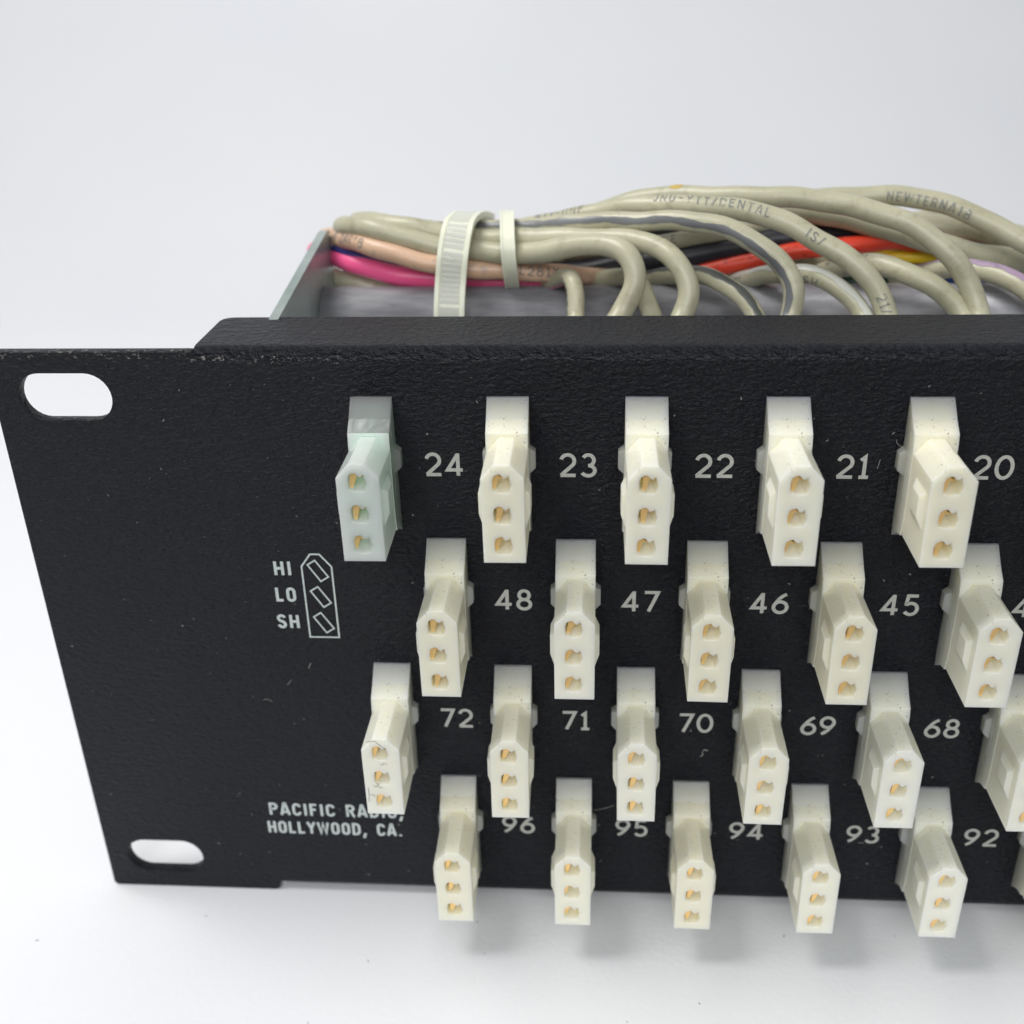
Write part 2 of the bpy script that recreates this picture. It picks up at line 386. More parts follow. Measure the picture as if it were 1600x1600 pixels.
def mathn(nt, op, a, b=None):
    n = node(nt, 'ShaderNodeMath', operation=op)
    for i, v in enumerate((a, b)):
        if v is None: continue
        if isinstance(v, (int, float)): n.inputs[i].default_value = v
        else: nt.links.new(v, n.inputs[i])
    return n.outputs[0]


def mixc(nt, fac, a, b, mode='MIX'):
    n = node(nt, 'ShaderNodeMix', data_type='RGBA', blend_type=mode)
    for s, v in ((n.inputs[0], fac), (n.inputs[6], a), (n.inputs[7], b)):
        if isinstance(v, (int, float)): s.default_value = v
        elif isinstance(v, tuple): s.default_value = v if len(v) == 4 else (*v, 1)
        else: nt.links.new(v, s)
    return n.outputs[2]


def objvec(nt, stretch=None):
    tc = node(nt, 'ShaderNodeTexCoord')
    if stretch is None: return tc.outputs['Object']
    mp = node(nt, 'ShaderNodeMapping')
    mp.inputs['Scale'].default_value = stretch
    nt.links.new(tc.outputs['Object'], mp.inputs[0])
    return mp.outputs[0]


def bump(nt, bsdf, height, dist, strength=1.0):
    b = node(nt, 'ShaderNodeBump')
    b.inputs['Distance'].default_value = dist
    b.inputs['Strength'].default_value = strength
    nt.links.new(height, b.inputs['Height'])
    nt.links.new(b.outputs[0], bsdf.inputs['Normal'])
    return b


# black wrinkle-finish enamel with chipped edges and specks of dust
m_panel, nt, b, _ = material("black_wrinkle_enamel")
v = objvec(nt)
n1 = noise(nt, objvec(nt, (1150, 1150, 1900)), 1.0, 3, .55)
n2 = noise(nt, objvec(nt, (1, 1, 1)), 4200, 2, .5)
plate = ramp(nt, noise(nt, objvec(nt, (760, 760, 1500)), 1.0, 4, .6), [(.42, (0, 0, 0)), (.54, (1, 1, 1))])
n1 = mathn(nt, 'ADD', n1, mathn(nt, 'MULTIPLY', plate, .22))
h = mathn(nt, 'ADD', n1, mathn(nt, 'MULTIPLY', n2, .30))
bump(nt, b, h, 0.00075, 1.0)
sep = node(nt, 'ShaderNodeSeparateXYZ'); nt.links.new(v, sep.inputs[0])
zz = sep.outputs['Z']
band = mathn(nt, 'MULTIPLY', mathn(nt, 'LESS_THAN', zz, -0.00095), mathn(nt, 'GREATER_THAN', zz, -0.00190))
ear = mathn(nt, 'MULTIPLY', mathn(nt, 'LESS_THAN', sep.outputs['X'], 0.0262), mathn(nt, 'GREATER_THAN', zz, -0.00125))
short = mathn(nt, 'MULTIPLY', band, mathn(nt, 'MULTIPLY', mathn(nt, 'LESS_THAN', sep.outputs['X'], 0.0445), mathn(nt, 'GREATER_THAN', sep.outputs['X'], 0.0255)))
edge = mathn(nt, 'MAXIMUM', short, ear)
lipm = mathn(nt, 'MULTIPLY', mathn(nt, 'GREATER_THAN', sep.outputs['Y'], 0.00005), mathn(nt, 'MULTIPLY', mathn(nt, 'LESS_THAN', zz, -0.0085), mathn(nt, 'MULTIPLY', mathn(nt, 'GREATER_THAN', zz, -0.0098), mathn(nt, 'LESS_THAN', sep.outputs['X'], 0.0158))))
edge = mathn(nt, 'MAXIMUM', edge, lipm)
chipn = mathn(nt, 'GREATER_THAN', noise(nt, objvec(nt, (1500, 1500, 1900)), 1.0, 4, .65), .595)
chip = mathn(nt, 'MULTIPLY', edge, chipn)
vor = node(nt, 'ShaderNodeTexVoronoi'); vor.inputs['Scale'].default_value = 420
nt.links.new(v, vor.inputs['Vector'])
rsep = node(nt, 'ShaderNodeSeparateColor'); nt.links.new(vor.outputs['Color'], rsep.inputs[0])
speck = mathn(nt, 'MULTIPLY', mathn(nt, 'LESS_THAN', vor.outputs['Distance'], mathn(nt, 'MULTIPLY', rsep.outputs[1], .06)),
              mathn(nt, 'GREATER_THAN', rsep.outputs[0], .78))
big = noise(nt, v, 30, 3)
base = ramp(nt, big, [(.35, (.0020, .0028, .0072)), (.7, (.0038, .0047, .0100))])
c = mixc(nt, chip, base, (.20, .195, .18))
c = mixc(nt, mathn(nt, 'MULTIPLY', speck, .6), c, (.42, .42, .40))
nt.links.new(c, b.inputs['Base Color'])
b.inputs['Roughness'].default_value = .42
b.inputs['Specular IOR Level'].default_value = .30

# off-white translucent nylon
def nylon(name, ca, cb, rough=.36):
    m, nt, b, _ = material(name)
    v = objvec(nt)
    oi = node(nt, 'ShaderNodeObjectInfo')
    col = mixc(nt, oi.outputs['Random'], ca, cb)
    blot = noise(nt, v, 260, 3)
    col = mixc(nt, mathn(nt, 'MULTIPLY', mathn(nt, 'SUBTRACT', blot, .35), .5), col, tuple(x * y for x, y in zip(cb, (1.0, .97, .86))))
    # grime specks, mostly on the sloped collar near the panel
    sp = mathn(nt, 'GREATER_THAN', noise(nt, v, 4200, 2, .6), .655)
    sp2 = noise(nt, v, 700, 2)
    mask = mathn(nt, 'MULTIPLY', sp, mathn(nt, 'GREATER_THAN', sp2, .50))
    s = node(nt, 'ShaderNodeSeparateXYZ'); nt.links.new(v, s.inputs[0])
    mask = mathn(nt, 'MULTIPLY', mask, mathn(nt, 'GREATER_THAN', s.outputs['Z'], -0.0046))
    col = mixc(nt, mathn(nt, 'MULTIPLY', mask, .7), col, (.16, .12, .07))
    nt.links.new(col, b.inputs['Base Color'])
    b.inputs['Roughness'].default_value = rough
    b.inputs['Subsurface Weight'].default_value = 1.0
    b.inputs['Subsurface Radius'].default_value = (1.0, .93, .72)
    b.inputs['Subsurface Scale'].default_value = 0.0022
    b.inputs['IOR'].default_value = 1.5
    bump(nt, b, noise(nt, v, 900, 3), 0.00006, .5)
    return m


m_nylon = nylon("off_white_nylon", (.885, .885, .77), (.86, .83, .665))
m_collar = nylon("translucent_nylon_collar", (.85, .87, .80), (.83, .82, .70), .30)
m_collar.node_tree.nodes['Principled BSDF'].inputs['Transmission Weight'].default_value = .46
def thin_near_panel(m, full, top):
    nt = m.node_tree
    s = node(nt, 'ShaderNodeSeparateXYZ'); nt.links.new(objvec(nt), s.inputs[0])
    mr = node(nt, 'ShaderNodeMapRange', interpolation_type='SMOOTHSTEP')
    nt.links.new(s.outputs['Y'], mr.inputs[0])
    mr.inputs[1].default_value = full; mr.inputs[2].default_value = 0.0
    mr.inputs[3].default_value = 0.0; mr.inputs[4].default_value = top
    nt.links.new(mr.outputs[0], nt.nodes['Principled BSDF'].inputs['Transmission Weight'])
thin_near_panel(m_nylon, -0.0048, .62)
thin_near_panel(m_collar, -0.0048, .62)
m_clear, nt, b, _ = material("greenish_clear_nylon")
b.inputs['Base Color'].default_value = (.78, .97, .83, 1)
b.inputs['Roughness'].default_value = .22
b.inputs['Subsurface Weight'].default_value = 1.0
b.inputs['Subsurface Radius'].default_value = (1, 1.1, 1)
b.inputs['Subsurface Scale'].default_value = 0.003
b.inputs['Transmission Weight'].default_value = .22
b.inputs['IOR'].default_value = 1.45
bump(nt, b, noise(nt, objvec(nt), 500, 3), 0.00012, .6)

m_clear2 = m_clear.copy(); m_clear2.name = "clear_nylon_collar"
q = m_clear2.node_tree.nodes['Principled BSDF']
q.inputs['Transmission Weight'].default_value = .72
q.inputs['Roughness'].default_value = .16
m_gold, nt, b, _ = material("gold_plated_contact")
b.inputs['Base Color'].default_value = (.98, .66, .27, 1)
b.inputs['Metallic'].default_value = .35
b.inputs['Roughness'].default_value = .34
bump(nt, b, noise(nt, objvec(nt), 3000, 2), 0.00003, .4)


def ink(name, col, rough=.6, worn=0.0):
    m, nt, b, _ = material(name)
    v = objvec(nt)
    n = noise(nt, v, 2600, 3)
    c = ramp(nt, n, [(.3, tuple(x * .82 for x in col)), (.65, col)])
    nt.links.new(c, b.inputs['Base Color'])
    b.inputs['Roughness'].default_value = rough
    bump(nt, b, noise(nt, objvec(nt, (900, 900, 1500)), 1.0, 3, .55), 0.0002, .6)
    if worn:
        b.inputs['Alpha'].default_value = 1
        nn = noise(nt, v, 900, 4, .75)
        a = ramp(nt, nn, [(.36, (1 - worn,) * 3), (.50, (1, 1, 1))])
        nt.links.new(a, b.inputs['Alpha'])
    return m


m_print = ink("white_screen_print", (.47, .475, .44), .6)
m_print2 = ink("pale_screen_print", (.60, .66, .64), .6)

m_paper, nt, b, _ = material("white_paper")
v = objvec(nt)
sp = node(nt, 'ShaderNodeTexVoronoi'); sp.inputs['Scale'].default_value = 110
nt.links.new(objvec(nt, (1, 1.0, 1)), sp.inputs['Vector'])
rs = node(nt, 'ShaderNodeSeparateColor'); nt.links.new(sp.outputs['Color'], rs.inputs[0])
msk = mathn(nt, 'MULTIPLY', mathn(nt, 'LESS_THAN', sp.outputs['Distance'], mathn(nt, 'MULTIPLY', rs.outputs[1], .038)),
            mathn(nt, 'GREATER_THAN', rs.outputs[0], .70))
cc = ramp(nt, noise(nt, v, 9, 3), [(.3, (.790, .805, .840)), (.7, (.815, .825, .845))])
nt.links.new(mixc(nt, mathn(nt, 'MULTIPLY', msk, .5), cc, (.38, .38, .38)), b.inputs['Base Color'])
b.inputs['Roughness'].default_value = .30
b.inputs['Specular IOR Level'].default_value = .3
bump(nt, b, noise(nt, v, 1100, 4, .6), 0.00012, .35)

m_steel, nt, b, _ = material("galvanised_steel")
v = objvec(nt)
cc = ramp(nt, noise(nt, v, 160, 4, .6), [(.3, (.30, .36, .34)), (.7, (.44, .50, .48))])
nt.links.new(cc, b.inputs['Base Color'])
b.inputs['Metallic'].default_value = .55
b.inputs['Roughness'].default_value = .42
bump(nt, b, noise(nt, v, 1500, 3), 0.00006, .5)

m_tube, nt, b, _ = material("dull_grey_aluminium")
v = objvec(nt)
cc = ramp(nt, noise(nt, objvec(nt, (120, 500, 500)), 1.0, 4, .6), [(.3, (.20, .20, .22)), (.7, (.40, .40, .425))])
nt.links.new(cc, b.inputs['Base Color'])
b.inputs['Metallic'].default_value = .35
b.inputs['Roughness'].default_value = .5
bump(nt, b, noise(nt, v, 1300, 4), 0.00008, .5)


def pvc(name, ca, cb, rough=.36, sss=.25, smudge=None, smudge2=None):
    m, nt, b, _ = material(name)
    v = objvec(nt)
    col = ramp(nt, noise(nt, v, 90, 3), [(.3, ca), (.7, cb)])
    if smudge2:
        g = ramp(nt, noise(nt, objvec(nt, (1, 1, 1)), 380, 5, .72), [(.52, (0, 0, 0)), (.70, (1, 1, 1))])
        col = mixc(nt, mathn(nt, 'MULTIPLY', g, .55), col, smudge2)
    if smudge:
        col = mixc(nt, mathn(nt, 'MULTIPLY', mathn(nt, 'GREATER_THAN', noise(nt, v, 420, 4, .7), .60), .45), col, smudge)
    nt.links.new(col, b.inputs['Base Color'])
    b.inputs['Roughness'].default_value = rough
    b.inputs['Subsurface Weight'].default_value = sss
    b.inputs['Subsurface Radius'].default_value = (1, .8, .5)
    b.inputs['Subsurface Scale'].default_value = 0.0008
    bump(nt, b, noise(nt, v, 500, 3), 0.00015, .4)
    return m


PVC = {
    'cream': pvc("cream_pvc", (.405, .395, .275), (.48, .462, .338), smudge2=(.26, .23, .15)),
    'peach': pvc("peach_pvc", (.58, .38, .26), (.66, .45, .31), smudge=(.30, .25, .24)),
    'pink': pvc("pink_pvc", (.80, .085, .24), (.86, .12, .30), sss=.1),
    'navy': pvc("navy_pvc", (.02, .02, .12), (.03, .03, .16), sss=0),
    'black': pvc("black_pvc", (.010, .010, .016), (.016, .016, .024), sss=0, rough=.4),
    'red': pvc("red_pvc", (.66, .045, .018), (.74, .065, .03), sss=.05, smudge=(.25, .01, .01)),
    'yellow': pvc("yellow_pvc", (.78, .53, .01), (.83, .60, .03), sss=.05, smudge=(.45, .33, .02)),
    'blue': pvc("blue_pvc", (.02, .07, .30), (.03, .10, .38), sss=0),
    'green': pvc("green_pvc", (.01, .05, .03), (.02, .08, .05), sss=0),
}
INK = {
    'pink_ink': pvc("pink_stripe", (.60, .22, .32), (.64, .30, .36)),
    'peach_ink': pvc("peach_stripe", (.56, .42, .29), (.60, .46, .33)),
    'grey_ink': pvc("grey_stripe", (.115, .12, .125), (.19, .195, .20)),
    'black_ink': pvc("black_stripe", (.06, .065, .06), (.09, .095, .09)),
    'pale_ink': pvc("pale_stripe", (.47, .48, .43), (.55, .56, .52)),
    'purple_ink': pvc("purple_stripe", (.30, .21, .32), (.42, .32, .42), smudge=(.20, .14, .25)),
    'dark_pink_ink': pvc("dark_pink_stripe", (.42, .03, .13), (.52, .05, .17)),
}
m_ink = ink("grey_cable_ink", (.20, .21, .20), .5, worn=1.0)
m_ochre = pvc("ochre_spot", (.50, .34, .06), (.56, .40, .10))
m_tie, nt, b, _ = material("cable_tie_nylon")
b.inputs['Base Color'].default_value = (.76, .77, .63, 1)
b.inputs['Roughness'].default_value = .38
b.inputs['Subsurface Weight'].default_value = .5
b.inputs['Subsurface Radius'].default_value = (1, .95, .8)
b.inputs['Subsurface Scale'].default_value = 0.0007
bump(nt, b, noise(nt, objvec(nt), 700, 3), 0.00008, .5)
m_lint = ink("pale_lint", (.34, .34, .31), .8)
m_crumb = ink("dark_crumb", (.16, .14, .12), .8)
m_rust = ink("rusty_crumb", (.45, .12, .08), .8)

# ------------------------------------------------------------ paper sweep (the setting)
bm = bmesh.new()
prof = [(-64, TABLE_Z), (-40, TABLE_Z), (0, TABLE_Z), (150, TABLE_Z), (300, TABLE_Z)]
Rr = 260
for i in range(1, 17):
    a = math.radians(90 * i / 16)
    prof.append((300 + Rr * math.sin(a), TABLE_Z + Rr * (1 - math.cos(a))))
prof.append((560, 500)); prof.append((560, 900))
xs = [-700, -350, 0, 350, 700, 1050]
grid = [[bm.verts.new((x, p[0], p[1])) for x in xs] for p in prof]
for i in range(len(prof) - 1):
    for j in range(len(xs) - 1):
        bm.faces.new((grid[i][j], grid[i][j + 1], grid[i + 1][j + 1], grid[i + 1][j]))
bk = finish("paper_backdrop", bm, m_paper, smooth=True, kind='structure')

# ------------------------------------------------------------ patch panel
panel = new_obj("patch_panel", None)
panel['label'] = "black rack patch panel with four rows of white three-pin connectors, standing on white paper"
panel['category'] = "patch panel"

X0, X1 = 26.2, PANEL_W - 26.2
BR = 1.9          # bend radius
def slot_outline(cx, cz, w=12.1, h=6.35, n=14):
    r = h / 2
    pts = []
    for i in range(n + 1):
        a = math.radians(-90 + 180 * i / n)
        pts.append((cx + w / 2 - r + r * math.cos(a), cz + r * math.sin(a)))
    for i in range(n + 1):
        a = math.radians(90 + 180 * i / n)
        pts.append((cx - w / 2 + r + r * math.cos(a), cz + r * math.sin(a)))
    return pts

cu = bpy.data.curves.new("c", 'CURVE')
cu.dimensions = '2D'
cu.fill_mode = 'BOTH'
et, zb = -0.45, -PANEL_H
out = [(0.3, et), (X0, et), (X0 + .2, -BR), (X1 - .2, -BR), (X1, et), (PANEL_W - .3, et), (PANEL_W, et - .3),
       (PANEL_W, zb + .3), (PANEL_W - .3, zb), (X1, zb), (X1 - .6, zb + .35), (X1 - .9, zb + BR + .6), (X0 + .9, zb + BR + .6), (X0 + .6, zb + .35), (X0, zb), (.5, zb), (0, zb + .5), (0, et - .3)]
loops = [out] + [slot_outline(cx, cz) for cx in (9.25, PANEL_W - 9.25) for cz in (-6.3, -82.6)]
for lp in loops:
    sp = cu.splines.new('POLY')
    sp.points.add(len(lp) - 1)
    for q, p in zip(sp.points, lp): q.co = (p[0], p[1], 0, 1)
    sp.use_cyclic_u = True
cu.extrude = THICK / 2
o = bpy.data.objects.new("c", cu); COL.objects.link(o)
dg = bpy.context.evaluated_depsgraph_get(); dg.update()
me = bpy.data.meshes.new_from_object(o.evaluated_get(dg))
bpy.data.objects.remove(o)
bm = bmesh.new(); bm.from_mesh(me)
for vtx in bm.verts:
    x, z, y = vtx.co
    vtx.co = (x, y + THICK / 2, z)
bmesh.ops.remove_doubles(bm, verts=bm.verts, dist=.001)
# bent channel lips, top and bottom: profile (y, z) swept along x
def lip(sign, zedge, x0, x1, depth, cut):
    """lip curving back from the front face; cut = length of the rounded end corner"""
    pr_o, pr_i = [], []
    for i in range(9):
        a = math.radians(90 * i / 8)
        pr_o.append((BR - BR * math.cos(a), zedge - sign * (BR - BR * math.sin(a))))
        ri = BR - THICK
        pr_i.append((BR - ri * math.cos(a), zedge - sign * (BR - ri * math.sin(a))))
    ends = []
    def col(d):  # x inset at the far corner
        t = max(0, d - (depth - cut)) / cut
        return cut * (1 - math.sqrt(max(0, 1 - t * t)))
    for k in range(9):
        y = BR + (depth - BR) * (1 - (1 - k / 8) ** 2)
        pr_o.append((y, zedge)); pr_i.append((y, zedge - sign * THICK))
    va, vb, vc, vd = [], [], [], []
    for (po, pi) in zip(pr_o, pr_i):
        ins = col(po[0])
        va.append(bm.verts.new((x0 + ins, *po))); vb.append(bm.verts.new((x1 - ins, *po)))
        vc.append(bm.verts.new((x0 + ins, *pi))); vd.append(bm.verts.new((x1 - ins, *pi)))
    for i in range(len(va) - 1):
        for f in ((va[i], va[i + 1], vb[i + 1], vb[i]), (vc[i], vd[i], vd[i + 1], vc[i + 1]),
                  (va[i], vc[i], vc[i + 1], va[i + 1]), (vb[i], vb[i + 1], vd[i + 1], vd[i])):
            bm.faces.new(f)
    bm.faces.new((va[-1], vc[-1], vd[-1], vb[-1]))
lip(1, 0.0, X0 + .2, X1 - .2, 13.2, 1.6)
lip(-1, zb + .6, X0 + .9, X1 - .9, 13.2, 1.6)
face = finish("faceplate", bm, m_panel, panel)
for p in face.data.polygons:
    n = p.normal
    c = p.center
    if abs(n.x) < .3 and .05 < abs(n.y) < .995: p.use_smooth = True

# side plates behind the panel and the round cable support tube
for xa, xb in ((32.75, 34.05), (PANEL_W - 34.05, PANEL_W - 32.75)):
    bm = bmesh.new()
    prism(bm, [(1.8, -86.0), (1.8, -1.8), (13.0, .15), (43.6, 4.45), (44.6, 4.5), (45.4, 4.0), (46.0, 2.6), (46.0, -82.0), (43.0, -86.0)], 'x', xa, xb)
    bmesh.ops.bevel(bm, geom=list(bm.edges), offset=.12, segments=2, affect='EDGES', clamp_overlap=True)
    finish("side_plate", bm, m_steel, panel)
bm = bmesh.new()
prism(bm, [(38 + 5 * math.cos(math.radians(a)), -7.8 + 5 * math.sin(math.radians(a))) for a in range(0, 360, 8)], 'x', 34.1, PANEL_W - 34.1)
tube = finish("support_tube", bm, m_tube, panel)
for p in tube.data.polygons: p.use_smooth = abs(p.normal.x) < .5

# ------------------------------------------------------------ connectors
HOLES = (-6.25, -10.35, -14.35)
HOLE_OUT = [(-1.22, -1.22), (-.30, -1.45), (.95, -1.38), (1.12, -1.0), (1.36, -.22), (1.12, .50), (.98, 1.18), (.62, .88), (.36, .80), (-.22, 1.40), (-.62, 1.36), (-1.12, 1.02), (-1.30, .2)]

def connector_mesh():
    bm = bmesh.new()
    # collar against the panel, sloped at top and bottom
    prism(bm, [(9.0, -1.4), (.1, -1.0), (0.0, 0.02), (-.35, -.08), (-2.3, -2.12), (-3.78, -3.35), (-4.0, -4.9), (-4.0, -14.5), (-3.5, -16.75), (-1.9, -17.1), (0.0, -18.5), (.1, -17.2), (9.0, -17.2)], 'x', -2.57, 2.57)
    base = temp(bm)
    steps = []
    bm = bmesh.new()
    hexo = [(-2.5, -16.55), (2.5, -16.55), (2.53, -5.62), (.92, -3.80), (-.92, -3.80), (-2.53, -5.62)]
    hexi = [(-2.47, -16.45), (2.47, -16.45), (2.50, -5.62), (.92, -3.84), (-.92, -3.84), (-2.50, -5.62)]
    loft(bm, [(p[0], -12.0, p[1]) for p in hexo], [(p[0], -1.0, p[1]) for p in hexi])
    steps.append(('UNION', temp(bm)))
    for s in (-1, 1):
        bm = bmesh.new()   # latch lug near the front
        A = [(s * 2.3, -5.9, -7.3), (s * 2.3, -10.9, -7.3), (s * 2.3, -10.9, -12.9), (s * 2.3, -5.9, -12.9)]
        B = [(s * 3.08, -7.3, -8.35), (s * 3.08, -10.0, -8.35), (s * 3.08, -10.0, -11.1), (s * 3.08, -7.3, -11.1)]
        loft(bm, A, B)
        steps.append(('UNION', temp(bm)))
        bm = bmesh.new()   # ear at the panel
        A = [(s * 2.3, 1.0, -6.1), (s * 2.3, -1.7, -6.1), (s * 2.3, -1.7, -9.9), (s * 2.3, 1.0, -9.9)]
        B = [(s * 3.28, 1.0, -6.9), (s * 3.28, -1.2, -6.9), (s * 3.28, -1.2, -9.1), (s * 3.28, 1.0, -9.1)]
        loft(bm, A, B)
        steps.append(('UNION', temp(bm)))
    for s in (-1, 1):      # shallow mould groove down each side of the collar
        bm = bmesh.new()
        box(bm, min(s * 2.52, s * 2.8), max(s * 2.52, s * 2.8), -2.55, -2.2, -12.0, -3.4)
        steps.append(('DIFFERENCE', temp(bm)))
    for hz in HOLES:
        bm = bmesh.new()
        loft(bm, [(p[0] * .90 - .03, -12.6, hz + p[1] * .90 + .02) for p in HOLE_OUT], [(p[0] * .66 - .30, -9.7, hz + p[1] * .62 + .30) for p in HOLE_OUT])
        steps.append(('DIFFERENCE', temp(bm)))
    return csg(base, steps, bevel=.065, segs=2)

def contact_mesh():
    """bent blade: an upright leg at the left of the cavity and a short leg across its top"""
    bm = bmesh.new()
    pts = [(-.98, .78), (-.42, 1.14), (-.18, 1.02), (-.24, .40), (-.66, -.82), (-.94, -1.16), (-1.10, -1.04), (-1.04, .0)]
    back = [(a * .96, c) for a, c in pts]
    tip = pts
    loft(bm, [(a, -11.35, c) for a, c in tip], [(a, -6.2, c) for a, c in back])
    loft(bm, [(-.32, -11.2, .98), (.08, -11.2, .52), (.52, -11.2, .60), (.60, -11.2, .42), (.08, -11.2, .30), (-.34, -11.2, .62)],
         [(-.32, -6.2, .98), (.08, -6.2, .52), (.52, -6.2, .60), (.60, -6.2, .42), (.08, -6.2, .30), (-.34, -6.2, .62)])
    bmesh.ops.bevel(bm, geom=list(bm.edges), offset=.018, segments=1, affect='EDGES', clamp_overlap=True)
    return bm

cbm = connector_mesh()
proto = finish("connector", cbm, m_nylon, panel)
white_me = proto.data
white_me.materials.append(m_collar)
for p in white_me.polygons:
    if p.center.y > -0.0024:
        p.material_index = 1
clear_me = proto.data.copy(); clear_me.materials[0] = m_clear
clear_me.materials[1] = m_clear2
for p in clear_me.polygons:
    p.material_index = int(p.center.y > -0.0039 and (p.center.z > -0.0050 or p.center.y > -0.0024))
cproto = finish("contact", contact_mesh(), m_gold, proto)
cproto.location = (0, 0, HOLES[0] * MM)
ORD = ('first', 'second', 'third', 'fourth', 'fifth', 'sixth', 'seventh', 'eighth', 'ninth', 'tenth')
nums = ((24, 0), (48, 0), (72, 0), (96, 0))
first = True
for r in range(4):
    for k in range(NCOL):
        x = ROWX[r] + k * PITCH
        if first:
            c = proto; first = False; contacts = [cproto]
        else:
            c = proto.copy(); c.data = white_me; COL.objects.link(c); c.parent = panel; contacts = []
        c.location = Vector((x, 0, ROWZ[r])) * MM
        c.rotation_euler = (math.radians(random.uniform(-.5, .5)), math.radians(random.uniform(-.35, .35)), math.radians(random.uniform(-.6, .6)))
        for i in range(len(contacts), 3):
            q = cproto.copy(); COL.objects.link(q); q.parent = c
            q.location = (0, 0, HOLES[i] * MM)
            q.rotation_euler = (0, math.radians(random.uniform(-7, 7)), math.radians(random.uniform(-1.5, 1.5)))
        if r == 0 and k == 0:
            c['label'] = "greenish translucent connector, leftmost of the top row"
            c.data = clear_me
# numbers
for r, start in enumerate((24, 48, 72, 96)):
    for k in range(NCOL):
        n = start - k
        x = ROWX[r] + k * PITCH + 8.56
        z = ROWZ[r] - 9.32
        z = z + (.13, .03, 0, .05)[r]
        panel_print("printed_number", str(n), x, z - 1.52, 3.08, .47, m_print, panel, gap=.21, center=True, wscale=1.04,
                    label="white printed number %d" % n)

# legend at the left
def legend_line(bm, pts, w, lift):
    ribbon(bm, pts + [pts[0]], w, lambda a, b, l: (a, -l, b), lift)
bm = bmesh.new()
legend_line(bm, [(38.05, -28.38), (39.30, -28.38), (40.78, -30.25), (40.78, -41.40), (36.72, -41.40), (36.72, -30.25)], .24, .02)
for dz in (0, -4.05, -8.15):
    legend_line(bm, [(37.55, -30.00 + dz), (38.60, -29.30 + dz), (40.20, -31.80 + dz), (39.12, -32.52 + dz)], .22, .026)
finish("printed_diagram", bm, m_print2, panel, label="white printed outline of a connector with three slanted boxes")
for t, xr, zb_, w in (("HI", 32.95, -31.72, 2.30), ("LO", 32.72, -35.80, 2.70), ("SH", 32.42, -40.08, 3.0)):
    panel_print("printed_letters", t, xr, zb_ + .1, 2.1, .42, m_print2, panel, width=w, gap=.24, label="white printed letters " + t)
panel_print("printed_letters", "PACIFIC RADIO,", 27.1, -73.55, 2.25, .40, m_print2, panel, width=20.4, gap=.22, label="white printed words PACIFIC RADIO")
panel_print("printed_letters", "HOLLYWOOD, CA.", 26.5, -77.10, 2.25, .40, m_print2, panel, width=20.6, gap=.22, label="white printed words HOLLYWOOD, CA.")

